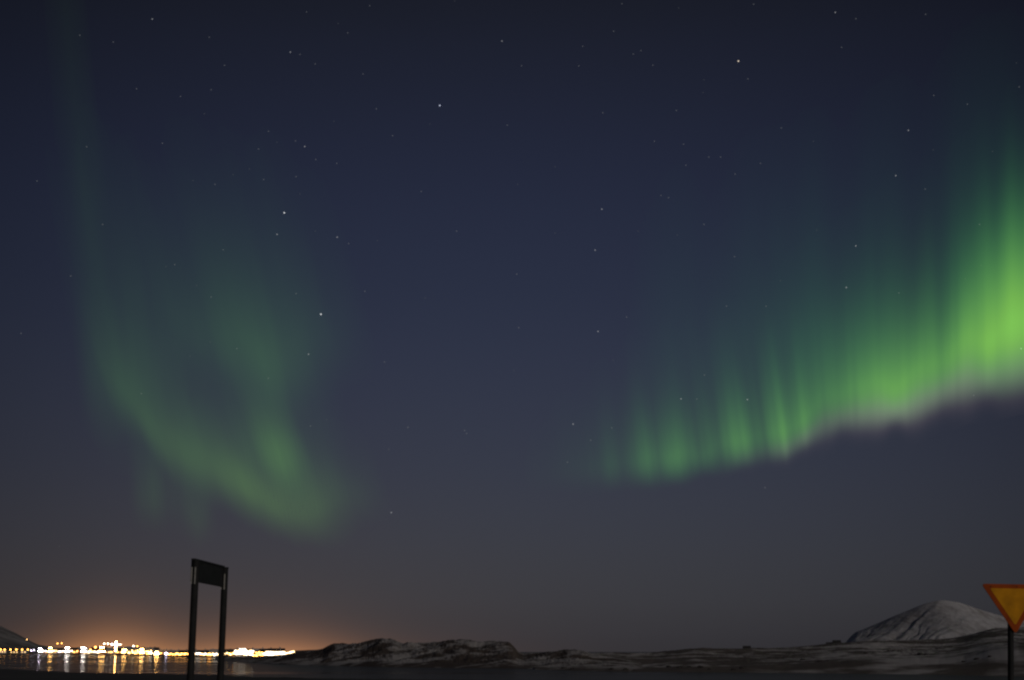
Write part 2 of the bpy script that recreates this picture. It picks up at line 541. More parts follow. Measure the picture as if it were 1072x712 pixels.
def street_lamp_proto(kind, h, r):
    root = empty('street_lamp', (0, 0, 0))
    bm = bmesh.new()
    tube(bm, (0, 0.25, 0), (0, 0.25, h - 0.1), 0.12, 8, 0.08)
    tube(bm, (0, 0.25, h - 0.1), (0, -0.6, h + 0.15), 0.07, 8, 0.06)
    bm_obj('pole', bm, M_pole, root, True)
    bm = bmesh.new()
    ball(bm, (0, -0.6 - r, h), r, 1.0, 1.0, 0.75, 1)
    bm_obj('lamp_head', bm, M_lamp[kind], root, True)
    return root
PROTO = {}
def put_lamp(px, py, kind, size, label, group=None, off=None, ground=None):
    """size: half width of the glowing head in metres"""
    Ds = s_ds(px)
    off = 40 if off is None else off
    d = Ds + off
    zl = ht(py, d, px)
    zg = land_h(px, off) if ground is None else ground
    h = max(3.0, round((zl - zg) * 2) / 2)
    key = (kind, h, size)
    p = gx(px, d)
    if key not in PROTO:
        o = PROTO[key] = street_lamp_proto(kind, h, size)
    else:
        o = copy_thing(PROTO[key])
    o.location = (p.x, p.y, zl - h)
    o.rotation_euler = (0, 0, -math.atan2(p.x, p.y))
    tag(o, label, 'street lamp', group)
    return o

def flood_mast(px, py_top, py_low, kind, wide, label, group='floodlight masts along the harbour', off=30, rows=2, mat=None):
    """a mast with banks of floodlights"""
    Ds = s_ds(px)
    d = Ds + off
    zt, zb = ht(py_top, d, px), ht(py_low, d, px)
    zg = land_h(px, off)
    p = gx(px, d, zg - 0.2)
    root = empty('floodlight_mast', p, -math.atan2(p.x, p.y))
    bm = bmesh.new()
    tube(bm, (0, 0.6, 0), (0, 0.6, zt - zg + 0.5), 0.3, 10, 0.18)
    bm_obj('mast', bm, M_pole, root, True)
    for k in range(rows):
        z = (zb + (zt - zb) * (k / max(1, rows - 1))) - zg + 0.2
        wk = wide * (1.0 if k == 0 else 0.72)
        bm = bmesh.new()
        box(bm, (0, 0.15, z), (wk, 0.2, 0.2))
        cb = bm_obj('crossbar', bm, M_pole, root)
        nf = max(2, int(round(wk / 1.7)))
        for i in range(nf):
            x = (i - (nf - 1) / 2) * wk / nf
            bm = bmesh.new()
            ball(bm, (x, -0.45, z), 0.62, 1, 0.6, 1, 1)
            bm_obj('floodlight', bm, M_lamp[mat or 'flood_' + kind], cb, True)
    tag(root, label, 'floodlight', group)
    return root

HOUSE = {}
def house(px, off, w, l, h, wm, rm, label, group, cat='house', name='house', flat=False, wins=0, ground=None):
    d = s_ds(px) + off
    zg = (land_h(px, off) if ground is None else ground) - 0.3
    p = gx(px, d, zg)
    key = (w, l, h, wm, rm, flat, wins)
    if key in HOUSE:
        root = copy_thing(HOUSE[key])
    else:
        root = HOUSE[key] = empty(name, (0, 0, 0))
        bm = bmesh.new()
        rise = 0.0 if flat else l * 0.32
        # walls with gables at the two short ends
        pr = [(-l / 2, 0), (l / 2, 0), (l / 2, h), (0, h + rise), (-l / 2, h)] if not flat else [(-l / 2, 0), (l / 2, 0), (l / 2, h), (-l / 2, h)]
        va = [bm.verts.new((-w / 2, y, z)) for y, z in pr]
        vb = [bm.verts.new((w / 2, y, z)) for y, z in pr]
        bm.faces.new(va); bm.faces.new(vb[::-1])
        for i in range(len(pr)):
            j = (i + 1) % len(pr)
            bm.faces.new((va[i], va[j], vb[j], vb[i]))
        bm_obj('wall', bm, M_wall[wm], root)
        bm = bmesh.new()
        if flat:
            box(bm, (0, 0, h + 0.2), (w + 0.5, l + 0.5, 0.35))
        else:
            e = 0.45
            th = 0.22
            sl = rise / (l / 2)
            for s in (-1, 1):
                q = [(s * 0.0, h + rise + 0.03), (s * (l / 2 + e), h - sl * e + 0.03), (s * (l / 2 + e), h - sl * e + 0.03 + th), (0.0, h + rise + 0.03 + th)]
                a_ = [bm.verts.new((-w / 2 - e, y, z)) for y, z in q]
                b_ = [bm.verts.new((w / 2 + e, y, z)) for y, z in q]
                bm.faces.new(a_); bm.faces.new(b_[::-1])
                for i in range(4):
                    j = (i + 1) % 4
                    bm.faces.new((a_[i], a_[j], b_[j], b_[i]))
        rf = bm_obj('roof', bm, M_roof[rm], root)
        if not flat and w < 16:
            bm = bmesh.new()
            box(bm, (w * 0.22, 0.0, h + rise + 0.5), (0.8, 0.8, 1.5))
            bm_obj('chimney', bm, M_wall[3], rf)
        for i in range(wins):
            x = (i - (wins - 1) / 2) * w / (wins + 0.3)
            bm = bmesh.new()
            box(bm, (x, -l / 2 - 0.02, h * 0.55), (1.5, 0.08, 1.5))
            bm_obj('window', bm, M_pane_lit, root)
    root.location = p
    root.rotation_euler = (0, 0, -math.atan2(p.x, p.y) + random.uniform(-0.25, 0.25))
    tag(root, label, cat, group)
    return root

# --- evenly spaced row of lamps under the dark mountain
G_ROW = 'evenly spaced lamps under the dark mountain'
row = [(0.6, 'first orange street lamp, cut by the photo edge, of the row under the dark mountain'),
       (4.7, 'second orange street lamp of the spaced row under the dark mountain'),
       (10.8, 'third orange street lamp of the spaced row under the dark mountain'),
       (17.0, 'fourth orange street lamp of the spaced row under the dark mountain'),
       (23.0, 'fifth orange street lamp of the spaced row under the dark mountain'),
       (29.0, 'last orange street lamp of the spaced row, beside two violet lamps')]
for px, lb in row:
    put_lamp(px, 680.1, 'sodium', 1.15, lb, G_ROW)
put_lamp(32.6, 681.0, 'violet', 0.85, 'low violet white lamp right after the spaced orange row', 'violet white lamps')
put_lamp(35.4, 680.6, 'violet', 0.75, 'small violet white lamp between spaced orange row and first bright floodlight', 'violet white lamps')
# lone lamp on the slope, a pair of lamps above the roofs
d_ = 4700
o = put_lamp(27.2, 669.4, 'warm', 1.15, 'lone white lamp high on the slope of the dark mountain', None, off=2900, ground=50)
put_lamp(59.6, 673.7, 'amber', 1.0, 'orange lamp raised above the roofs, left one of a close pair', 'pair of lamps above the roofs', off=260, ground=9)
put_lamp(64.0, 673.5, 'sodium', 0.9, 'whiter lamp raised above the roofs, right one of a close pair', 'pair of lamps above the roofs', off=260, ground=9)

# --- big floodlight masts whose light streaks the water
flood_mast(41.6, 679.0, 681.8, 'violet', 5.0, 'violet white floodlight mast, the first big light after the spaced lamp row')
flood_mast(52.4, 678.4, 681.8, 'warm', 6.4, 'warm floodlight mast second along the shore, with orange streak on water')
flood_mast(70.3, 678.2, 681.9, 'white', 6.4, 'tall pure white floodlight mast alone below the raised lamp pair')
flood_mast(87.2, 678.6, 681.9, 'white', 6.4, 'white floodlight mast with yellow lamps close on its right side')
flood_mast(106.5, 677.8, 682.0, 'warm', 8.0, 'wide warm floodlight mast close to left of the cross shaped tower light')
flood_mast(130.4, 680.6, 682.6, 'warm', 6.0, 'low warm floodlight mast just right of the cross shaped tower light')
flood_mast(148.4, 679.8, 683.0, 'warm', 4.6, 'warm floodlight mast rising over the yellow band right of the tower')
flood_mast(164.0, 682.8, 684.6, 'warm', 4.4, 'separate warm floodlight mast to the left of the blue white lamp', rows=2)
flood_mast(253.8, 679.8, 683.4, 'white', 7.0, 'highest peak of white floodlights right of the dark gate-like sign', rows=3, mat='soft_white')

# --- tall lit mast with a cross arm
def tower(px, off):
    d = s_ds(px) + off
    zg = land_h(px, off)
    p = gx(px, d, zg - 0.2)
    root = empty('light_tower', p, -math.atan2(p.x, p.y))
    bm = bmesh.new()
    top = ht(671.8, d, px) - zg
    for sx in (-1, 1):
        tube(bm, (sx * 1.0, 0.5, 0), (sx * 0.4, 0.5, top), 0.22, 8)
    for k in range(8):
        z0, z1 = top * k / 8, top * (k + 1) / 8
        s = -1 if k % 2 else 1
        tube(bm, (-s * (1.0 - 0.6 * k / 8), 0.5, z0), (s * (1.0 - 0.6 * (k + 1) / 8), 0.5, z1), 0.12, 6)
    bm_obj('lattice_mast', bm, M_pole, root, True)
    arm_z = ht(674.6, d, px) - zg
    bm = bmesh.new()
    box(bm, (0, 0.1, arm_z), (11.5, 0.35, 0.35))
    arm = bm_obj('cross_arm', bm, M_pole, root)
    for x in (-5.2, -3.5, -1.8, 1.8, 3.5, 5.2):
        bm = bmesh.new()
        ball(bm, (x, -0.55, arm_z), 0.55, 1, 0.6, 1, 1)
        bm_obj('lamp', bm, M_lamp['white'], arm, True)
    for k in range(6):
        z = top - 0.3 - k * (top - 3.0) / 6
        bm = bmesh.new()
        ball(bm, (0, -0.45, z), 0.95, 1, 0.6, 1, 1)
        bm_obj('floodlight', bm, M_lamp['flood_warm'], root, True)
    tag(root, 'tall white light tower with a lit cross arm above the town', 'light tower')
tower(120.9, 30)
for x, lb in ((108.6, 'left white lamp in the raised row of three beside the cross shaped tower light'),
              (112.5, 'middle white lamp in the raised row of three beside the cross shaped tower light')):
    put_lamp(x, 674.0, 'white', 0.95, lb, 'raised lamps by the tower light', off=120, ground=5)
put_lamp(116.6, 674.4, 'violet', 0.7, 'smallest lamp in the raised row of three, nearest the cross shaped tower light', 'raised lamps by the tower light', off=120, ground=5)
put_lamp(139.4, 676.7, 'white', 1.05, 'brighter lamp of the raised pair right of the cross shaped tower light', 'raised lamps by the tower light', off=100, ground=4)
put_lamp(143.4, 676.6, 'sodium', 0.7, 'fainter lamp of the raised pair right of the cross shaped tower light', 'raised lamps by the tower light', off=100, ground=4)
put_lamp(99.6, 677.6, 'sodium', 1.3, 'yellow lamp standing higher than its neighbours, left of the wide warm mast', None)
put_lamp(94.6, 680.4, 'sodium', 1.25, 'yellow lamp between the white mast and the higher yellow lamp', None)
put_lamp(174.0, 684.4, 'violet', 1.3, 'lone blue white lamp low at the water near the left sign post', 'violet white lamps')

# --- merged bands of small town lamps
def band(xs, y0, y1, kinds, sizes, label, group):
    for i, px in enumerate(xs):
        t_ = (px - xs[0]) / max(1e-3, xs[-1] - xs[0])
        py = y0 + (y1 - y0) * t_ + random.uniform(-0.7, 0.7)
        put_lamp(px, py, random.choice(kinds), random.choice(sizes), label, group, off=random.choice((18, 30, 55, 90)))
def xs(a, b, step):
    out = []
    x = a
    while x <= b:
        out.append(x + random.uniform(-0.25, 0.25) * step)
        x += step * 0.8
    return out
band(xs(44.5, 49.5, 2.0) + xs(55.5, 67, 2.6), 681.4, 682.2, ['white', 'violet', 'warm'], [0.8, 0.95], 'small white lamp in the glowing band around the first three floodlight masts', 'small white lamps of the left band')
band(xs(73, 84.5, 2.6), 681.9, 682.4, ['sodium', 'white', 'warm'], [0.75, 0.9], 'small lamp in the gap between the two pure white floodlight masts', 'small lamps between white masts')
band(xs(89.5, 118, 2.1), 682.0, 682.8, ['warm', 'sodium', 'white'], [0.8, 0.95], 'small warm lamp in the glowing band just left of the tower light', 'small warm lamps left of tower')
band(xs(123.5, 160, 2.0), 682.4, 684.0, ['warm', 'sodium', 'warm', 'white'], [0.8, 0.95], 'small yellow lamp in the thick band just right of the tower light', 'small yellow lamps right of tower')
band(xs(136, 160, 3.4), 681.0, 681.6, ['sodium', 'warm'], [0.7, 0.8], 'upper yellow lamp over the thick band right of the tower light', 'upper yellow lamps')
band(xs(167, 171, 2.0), 684.3, 684.6, ['sodium', 'amber'], [0.7, 0.8], 'small orange lamp between the last warm mast and the blue white lamp', 'small orange lamps')
band(xs(177, 198, 1.9), 684.5, 685.0, ['sodium', 'sodium', 'amber'], [0.7, 0.85], 'small orange lamp in the thin line left of the left sign post', 'thin line of orange lamps')
band(xs(202.5, 229, 1.7), 684.6, 685.0, ['soft_warm', 'soft_white', 'sodium'], [0.8, 0.95], 'small white lamp in the solid line between the two sign posts', 'solid line between posts')
put_lamp(213.4, 682.2, 'soft_warm', 0.85, 'lamp floating just above the solid line between the two sign posts', None, off=120)
band(xs(233.5, 246, 1.7), 684.4, 684.6, ['sodium', 'soft_warm'], [0.8, 0.9], 'small yellow lamp just right of the right sign post', 'yellow lamps right of posts')
band(xs(246, 264, 1.6), 684.0, 684.9, ['soft_white', 'soft_white', 'soft_warm'], [0.9, 1.0], 'small white lamp clustered under the highest peak of white floodlights', 'lamps under the white peak')
band(xs(247, 265, 2.2), 682.0, 682.3, ['soft_white', 'soft_warm'], [0.9, 1.0], 'upper white lamp beside the highest peak of white floodlights', 'upper lamps beside the white peak')
band(xs(266, 275, 2.1), 685.6, 685.9, ['sodium', 'amber'], [0.7, 0.8], 'small amber lamp in the short gap before the long white dash', 'amber lamps in the gap')
band(xs(268, 276, 2.2), 683.4, 683.4, ['amber', 'sodium'], [0.5, 0.6], 'tiny upper amber lamp in the short gap before the long white dash', 'tiny upper amber lamps')
DASH = xs(276.5, 307.6, 1.35)
for i, px in enumerate(DASH):
    py = interp([(276, 684.6), (290, 685.2), (298, 684.7), (303, 683.7), (308, 682.2)], px)
    put_lamp(px, py, random.choice(('soft_white', 'soft_white', 'soft_warm')), 0.95, 'white lamp in the long bright dash that climbs towards the headland', 'long white dash of lamps', off=random.choice((12, 22, 34)))
    if 278 < px < 297:
        put_lamp(px + 0.5, py - 1.9, random.choice(('soft_white', 'soft_warm')), 0.9, 'white lamp in the upper row of the long bright dash', 'upper row of the white dash', off=random.choice((40, 60)))

# --- houses and sheds among the lamps
def hz(a, b, step, label, group, off=(60, 150), big=0.0):
    x = a
    while x < b:
        if random.random() < big:
            house(x, random.uniform(*off), 18.0, 9.0, 3.6, 0, 0, label, group, 'house', 'house', random.random() < 0.5, 3)
        else:
            w, l, h = random.choice(((10.0, 8.0, 4.5), (12.0, 9.0, 5.5), (14.0, 9.0, 4.0)))
            house(x, random.uniform(*off), w, l, h, random.choice((0, 0, 1, 2, 3)), random.choice((0, 1, 2)), label, group, 'house', 'house', False, random.choice((2, 3)))
        x += step * random.uniform(0.75, 1.3)
hz(-20, 38, 11, 'low dark house behind the evenly spaced orange lamps', 'houses behind the spaced lamps')
hz(44, 98, 7.5, 'low house lit by the white floodlight masts', 'houses by the white masts')
hz(100, 160, 7.0, 'low house glowing yellow near the tower light', 'houses near the tower')
def sheds(a, b, step, label, group):
    x = a
    while x < b:
        house(x, random.uniform(60, 130), random.choice((8.0, 11.0)), 6.0, random.choice((2.2, 2.7)), random.choice((0, 1, 3)), random.choice((0, 2)), label, group, 'shed', 'shed', False, 0)
        x += step * random.uniform(0.75, 1.3)
sheds(165, 197, 7, 'low shed behind the thin line of orange lamps', 'sheds behind the thin lamp line')
sheds(203, 246, 8, 'low shed behind the lamp line around the sign posts', 'sheds behind the sign posts')
sheds(262, 292, 9, 'low shed behind the white lamps near the headland', 'sheds near the headland')
house(124, 170, 24.0, 14.0, 8.0, 0, 2, 'large pale harbour hall behind the tower light', None, 'warehouse', 'warehouse', True, 4)

# --- dark farm buildings on the moor's skyline
M_farm = mottled('farm_wall', (0.035, 0.032, 0.03), (0.06, 0.055, 0.05), 1.0, 0.9)
M_farm_roof = mottled('farm_roof', (0.025, 0.024, 0.025), (0.045, 0.04, 0.04), 1.0, 0.85)
def farm(px, py_top, py_base, wpx, d, label):
    z0, z1 = ht(py_base, d, px) - 0.6, ht(py_top, d, px)
    w = wpx / F * d
    l = w * 0.6
    p = gx(px, d, z0)
    root = empty('farmhouse', p, -math.atan2(p.x, p.y) + 0.15)
    h = (z1 - z0) * 0.62
    rise = (z1 - z0) - h
    bm = bmesh.new()
    pr = [(-l / 2, 0), (l / 2, 0), (l / 2, h), (0, h + rise), (-l / 2, h)]
    va = [bm.verts.new((-w / 2, y, z)) for y, z in pr]
    vb = [bm.verts.new((w / 2, y, z)) for y, z in pr]
    bm.faces.new(va); bm.faces.new(vb[::-1])
    for i in range(5):
        j = (i + 1) % 5
        bm.faces.new((va[i], va[j], vb[j], vb[i]))
    bm_obj('wall', bm, M_farm, root)
    bm = bmesh.new()
    for s in (-1, 1):
        e, th = 0.3, 0.15
        sl = rise / (l / 2)
        q = [(0.0, h + rise + 0.02), (s * (l / 2 + e), h - sl * e + 0.02), (s * (l / 2 + e), h - sl * e + 0.02 + th), (0.0, h + rise + 0.02 + th)]
        a_ = [bm.verts.new((-w / 2 - e, y, z)) for y, z in q]
        b_ = [bm.verts.new((w / 2 + e, y, z)) for y, z in q]
        bm.faces.new(a_); bm.faces.new(b_[::-1])
        for i in range(4):
            j = (i + 1) % 4
            bm.faces.new((a_[i], a_[j], b_[j], b_[i]))
    bm_obj('roof', bm, M_farm_roof, root)
    tag(root, label, 'farmhouse', 'dark farm buildings on the moor')
farm(782, 676.4, 680.2, 7.0, 1075, 'small dark farmhouse alone on the low skyline right of the headland')
farm(876.5, 670.4, 675.4, 7.5, 1270, 'larger dark farm building on the skyline at the foot of the snowy mountain')
farm(868.5, 672.6, 676.4, 5.5, 1270, 'lower dark shed beside the larger farm building near the snowy mountain')

# --- dark boulders and scrub lumps on the snowy flat
M_boulder = mottled('boulder_rock', (0.03, 0.027, 0.025), (0.08, 0.07, 0.064), 1.5, 0.9, bump=0.3)
BOULD = []
for k in range(5):
    bm = bmesh.new()
    bmesh.ops.create_icosphere(bm, subdivisions=3, radius=1.0)
    for v in bm.verts:
        q = v.co.normalized()
        v.co = q * (1 + 0.35 * noise.fractal(q * 1.3 + Vector((k * 5.0, 0, 0)), 0.8, 2.1, 4))
        v.co.z *= 0.62
    me = bpy.data.meshes.new('boulder')
    bm.to_mesh(me)
    bm.free()
    me.materials.append(M_boulder)
    BOULD.append(me)
def on_moor(px, py):
    Ds = m_ds(px)
    best, bd = None, 1e9
    for i in range(160):
        d = Ds + 8 + (interp(M_DR, px) - Ds - 30) * i / 160
        p = gx(px, d)
        z = m_z(px, d, 0, p)
        row = HOR - (z - CAM_Z) / d * F
        if abs(row - py) < bd:
            best, bd = (d, z, p), abs(row - py)
    return best
for px, py, w in ((931, 682.2, 5), (936, 681.8, 4), (942, 682.6, 5), (946, 683.2, 3), (953, 684.8, 4), (958, 685.2, 3), (963, 684.6, 5), (969, 685.6, 4), (906, 684.0, 4), (912, 684.6, 3),
                  (700, 697.5, 6), (712, 698.3, 7), (721, 697.8, 5), (733, 698.6, 6), (742, 699.2, 4), (768, 699.6, 5), (776, 699.4, 4), (590, 699.0, 5), (599, 699.6, 4), (640, 700.2, 5), (655, 700.4, 6), (664, 700.6, 4),
                  (1008, 690.5, 4), (1022, 692.0, 5), (1036, 689.0, 4), (840, 690.0, 4), (858, 692.0, 5), (866, 691.4, 3)):
    d, z, p = on_moor(px, py)
    o = bpy.data.objects.new('boulder', random.choice(BOULD))
    COL.objects.link(o)
    r = w / F * d * 0.5
    o.location = (p.x, p.y, z + r * 0.12)
    o.rotation_euler = (0, 0, random.uniform(0, 6.28))
    o.scale = (r * random.uniform(0.9, 1.3), r, r * random.uniform(0.55, 0.9))
    tag(o, 'dark low boulder, one of the lumps scattered on the snowy moor', 'boulder', 'boulders on the moor')

# ------------------------------------------------------------------ road signs on the near bank
M_sign_dark = mottled('sign_back_paint', (0.012, 0.012, 0.013), (0.022, 0.022, 0.023), 5.0, 0.75)
M_post_dark = mottled('dark_sign_post', (0.010, 0.010, 0.010), (0.02, 0.019, 0.018), 7.0, 0.8)
M_bracket = mottled('bracket_metal', (0.5, 0.47, 0.42), (0.66, 0.63, 0.57), 20.0, 0.5, 0.2)
def direction_sign():
    dl, dr = 17.8, 19.3
    pl, pr = gx(200.6, dl), gx(231.9, dr)
    zl, zr = 2.42, 2.42
    root = empty('road_sign', (pl.x, pl.y, zl - 0.3))
    o = Vector((pl.x, pl.y, zl - 0.3))
    top_l, top_r = ht(586.0, dl, 204) - o.z, ht(594.0, dr, 235) - o.z
    top = (top_l + top_r) / 2
    ax = Vector((pr.x - pl.x, pr.y - pl.y, 0))
    W_ = ax.length
    u = ax / W_
    nrm_ = Vector((-u.y, u.x, 0))            # faces away from the town, to the road on the left
    if nrm_.x < 0:
        nrm_ = -nrm_
    ang = math.atan2(u.y, u.x)
    for k, base in enumerate((Vector((0, 0, 0)), ax)):
        bm = bmesh.new()
        tube(bm, base, base + Vector((0, 0, top - 0.02)), 0.043, 20)
        tube(bm, base + Vector((0, 0, top - 0.02)), base + Vector((0, 0, top)), 0.047, 20)
        post = bm_obj('post', bm, M_post_dark, root, False)
        # clamp plates that hold the board to the post
        bm = bmesh.new()
        zc = top - 0.19
        side = Vector((0.004, -0.046, 0))
        for s in (-0.032, 0.010):
            c = base + Vector((s, -0.052, zc))
            box(bm, (c.x, c.y, c.z), (0.012, 0.012, 0.20), 0.0)
        bm_obj('clamp', bm, M_bracket, post)
    # the board: a folded metal tray with a rim
    bm = bmesh.new()
    mid = ax * 0.5 - nrm_ * 0.030
    zc = top - 0.118
    box(bm, (mid.x, mid.y, zc), (W_ - 0.01, 0.03, 0.25), ang)
    board = bm_obj('board', bm, M_sign_dark, root)
    bm = bmesh.new()
    for z in (zc - 0.125, zc + 0.125):
        box(bm, (mid.x, mid.y, z), (W_ + 0.02, 0.05, 0.02), ang)
    for s in (-1, 1):
        q = mid + u * s * (W_ / 2 - 0.002)
        box(bm, (q.x, q.y, zc), (0.024, 0.046, 0.226), ang)
    bm_obj('rim', bm, M_sign_dark, board)
    tag(root, 'dark road sign board on two tall black posts before the town lights', 'road sign')
direction_sign()

def sheeting(name, col):
    m = mottled(name, tuple(c * 0.62 for c in col), col, 4.0, 0.54, 0.45, bump=0.02)
    m.node_tree.nodes['Principled BSDF'].inputs['Specular IOR Level'].default_value = 0.15
    return m
M_sheet_y = sheeting('yellow_sheeting', (0.58, 0.25, 0.004))
M_sheet_r = sheeting('red_sheeting', (0.33, 0.056, 0.004))
def give_way():
    d = 21.0
    p = gx(1063.4, d)
    zg = 2.4
    root = empty('give_way_sign', (p.x, p.y, zg - 0.3), 0.0)
    z0 = zg - 0.3
    ztop, zap = ht(611.6, d, 1058) - z0, ht(664.0, d, 1058) - z0
    bm = bmesh.new()
    sl_ = math.tan(R(3.4))
    tube(bm, (-sl_ * (ztop - 0.3), 0.06, 0), (sl_ * 0.22, 0.06, ztop - 0.08), 0.041, 20)
    bm_obj('post', bm, M_post_dark, root, False)
    half = (1093.0 - 1030.0) / 2 / F * d
    cx = 0.022
    r_c = 0.035
    def tri(scale, y0, y1, rc):
        cz = ztop - (ztop - zap) / 3
        P = [Vector((-half, ztop)), Vector((half, ztop)), Vector((0, zap))]
        P = [Vector((q.x * scale, cz + (q.y - cz) * scale)) for q in P]
        out = []
        for i in range(3):
            a_, b_, c_ = P[i - 1], P[i], P[(i + 1) % 3]
            e1, e2 = (a_ - b_).normalized(), (c_ - b_).normalized()
            q0, q2 = b_ + e1 * rc, b_ + e2 * rc
            for k in range(5):
                t_ = k / 4
                out.append((1 - t_) ** 2 * q0 + 2 * t_ * (1 - t_) * b_ + t_ ** 2 * q2)
        bm = bmesh.new()
        va = [bm.verts.new((cx + q.x, y0, q.y)) for q in out]
        vb = [bm.verts.new((cx + q.x, y1, q.y)) for q in out]
        bm.faces.new(va); bm.faces.new(vb[::-1])
        for i in range(len(out)):
            j = (i + 1) % len(out)
            bm.faces.new((va[i], va[j], vb[j], vb[i]))
        return bm
    pl = bm_obj('plate', tri(1.0, -0.006, 0.006, 0.06), M_sheet_r, root)
    bm_obj('yellow_field', tri(0.74, -0.0085, -0.0062, 0.035), M_sheet_y, root)
    bm = bmesh.new()
    for z in (ztop - 0.2, ztop - 0.45):
        box(bm, (0.0, 0.012, z), (0.22, 0.012, 0.035))
        tube(bm, (0, 0.02, z), (0, 0.1, z), 0.05, 16)
    bm_obj('clamp', bm, M_bracket, root)
    bm = bmesh.new()
    for x, z in ((-half + 0.13, ztop - 0.035), (0.05, ztop - 0.035)):
        tube(bm, (cx + x, -0.012, z), (cx + x, -0.006, z), 0.007, 10)
    bm_obj('bolt', bm, M_post_dark, pl)
    lean = R(0.8)
    root.rotation_euler = (0, lean, R(4))
    root.location.x -= math.tan(lean) * (ztop + zap) / 2
    tag(root, 'yellow triangular give way sign with red border, point down, on a dark post', 'road sign')
give_way()

# ------------------------------------------------------------------ aurora: glowing curtains tens of kilometres off
M_aur = bpy.data.materials.new('aurora_glow')
M_aur.use_nodes = True
t = M_aur.node_tree
t.nodes.clear()
o_ = N(t, 'ShaderNodeOutputMaterial')
ad = N(t, 'ShaderNodeAddShader')
em = N(t, 'ShaderNodeEmission')
tr = N(t, 'ShaderNodeBsdfTransparent')
at = N(t, 'ShaderNodeAttribute', attribute_name='gas_light')
L(t, at.outputs['Color'], em.inputs['Color'])
L(t, em.outputs[0], ad.inputs[0])
L(t, tr.outputs[0], ad.inputs[1])
L(t, ad.outputs[0], o_.inputs['Surface'])
M_aur.cycles.emission_sampling = 'NONE'

def nz(x, s):
    return noise.noise(Vector((x, s * 7.13, s)))
def aurora(name, label, x0, x1, base, inten, decay, rise=24, lean=None, ray_amp=0.3, ray_scale=0.05, fringe=0.0, fine=None, seed=1.0, shift=0.0, alt=10000.0, tmax=420, dx=2.0, dt=4.0, power=1.15, tint=(0.16, 0.25), group='aurora curtains'):
    lean = lean or [(0, 0)]
    nx, ny = int((x1 - x0) / dx), int((tmax + 60) / dt)
    verts, cols, faces = [], [], []
    for lay in range(3):
        ofs = len(verts)
        for i in range(nx + 1):
            px = x0 + dx * i
            yb = interp(base, px) + shift + 3.0 * nz(px * 0.03, seed + lay)
            I0 = interp(inten, px)
            r_ = 0.6 * nz(px * ray_scale, seed + 2) + 0.4 * nz(px * ray_scale * 2.7, seed + 3 + lay)
            fn = interp(fine, px) * (nz(px * 0.16, seed + 8) + 0.6 * nz(px * 0.33, seed + 9 + lay)) if fine else 0.0
            I = max(0.0, I0 * (0.92 if x1 < 500 else 1.0) * (1 + ray_amp * 1.6 * r_ + fn)) / 3.0
            hd = interp(decay, px) * (1 + 1.1 * ray_amp * nz(px * ray_scale, seed + 5))
            ri = (rise if isinstance(rise, (int, float)) else interp(rise, px)) * (1 + 0.4 * nz(px * 0.04, seed + 6))
            ln = interp(lean, px)
            eb = math.atan(ray(px, yb).z)
            D = min(100000.0, max(20000.0, alt / math.tan(max(0.02, eb)))) * (1 + 0.012 * (lay - 1))
            for j in range(ny + 1):
                tt = -40 + dt * j
                q = pt(px + ln * tt, yb - tt, D)
                up = sm(-ri * 0.45, ri * 1.1, tt)
                dn = math.exp(-(max(0.0, tt - ri * 0.4) / hd) ** (power if isinstance(power, (int, float)) else interp(power, px)))
                # the sheet ends softly at its own rim
                endx = sm(0, 10, i) * sm(0, 10, nx - i) * sm(0, 12, ny - j)
                v = I * up * dn * endx
                f = sm(0, hd * 1.6, tt)
                vv = 3 * v
                fb = min(1.0, vv / 0.42)
                c = (tint[0] + 0.20 * fb ** 0.7, 1.0, tint[1] - (tint[1] - 0.10) * fb ** 0.5)
                fr = fringe * math.exp(-((tt - 4) / (ri * 0.42)) ** 2) * I * endx * (1 - 0.5 * sm(980, 1060, px)) * sm(730, 880, px)
                col = [v * c[k] + fr * (0.62, 0.47, 0.48)[k] for k in range(3)]
                verts.append(q)
                cols.append(col)
        for i in range(nx):
            for j in range(ny):
                k = ofs + i * (ny + 1) + j
                quad = (k, k + 1, k + ny + 2, k + ny + 1)
                if max(max(cols[m]) for m in quad) > 0.00025:
                    faces.append(quad)
    used = sorted({m for f in faces for m in f})
    mp_ = {m: n_ for n_, m in enumerate(used)}
    ob = mesh_obj(name, [verts[m] for m in used], [tuple(mp_[m] for m in f) for f in faces], M_aur)
    ca = ob.data.attributes.new('gas_light', 'FLOAT_COLOR', 'POINT')
    flat = []
    for m in used:
        flat += [*cols[m], 1.0]
    ca.data.foreach_set('color', flat)
    tag(ob, label, 'aurora', group)
    return ob

# right: the bright band sweeping down from the right edge
BAND = [(540, 528), (560, 525), (600, 521), (641, 518), (689, 513), (713, 509), (750, 501), (780, 493), (800, 489), (822, 486), (832, 480), (845, 472), (862, 460), (880, 454), (905, 450), (930, 446), (950, 443), (970, 434), (990, 424), (1013, 415), (1045, 410), (1072, 404), (1120, 388), (1200, 370)]
BI = [(540, 0.0), (580, 0.004), (610, 0.012), (630, 0.020), (640, 0.042), (655, 0.030), (668, 0.06), (680, 0.11), (692, 0.08), (703, 0.13), (714, 0.16), (725, 0.10), (735, 0.07), (745, 0.09), (756, 0.08), (768, 0.16), (782, 0.19), (793, 0.11), (803, 0.10), (813, 0.19), (824, 0.25), (833, 0.16), (843, 0.24), (852, 0.18),
      (864, 0.17), (880, 0.20), (900, 0.29), (925, 0.37), (945, 0.42), (965, 0.36), (985, 0.30), (1005, 0.40), (1030, 0.46), (1050, 0.54), (1072, 0.56), (1100, 0.46), (1150, 0.22), (1190, 0.0)]
BD = [(600, 46), (700, 48), (780, 52), (850, 56), (900, 58), (945, 62), (985, 66), (1010, 78), (1035, 98), (1072, 112), (1200, 104)]
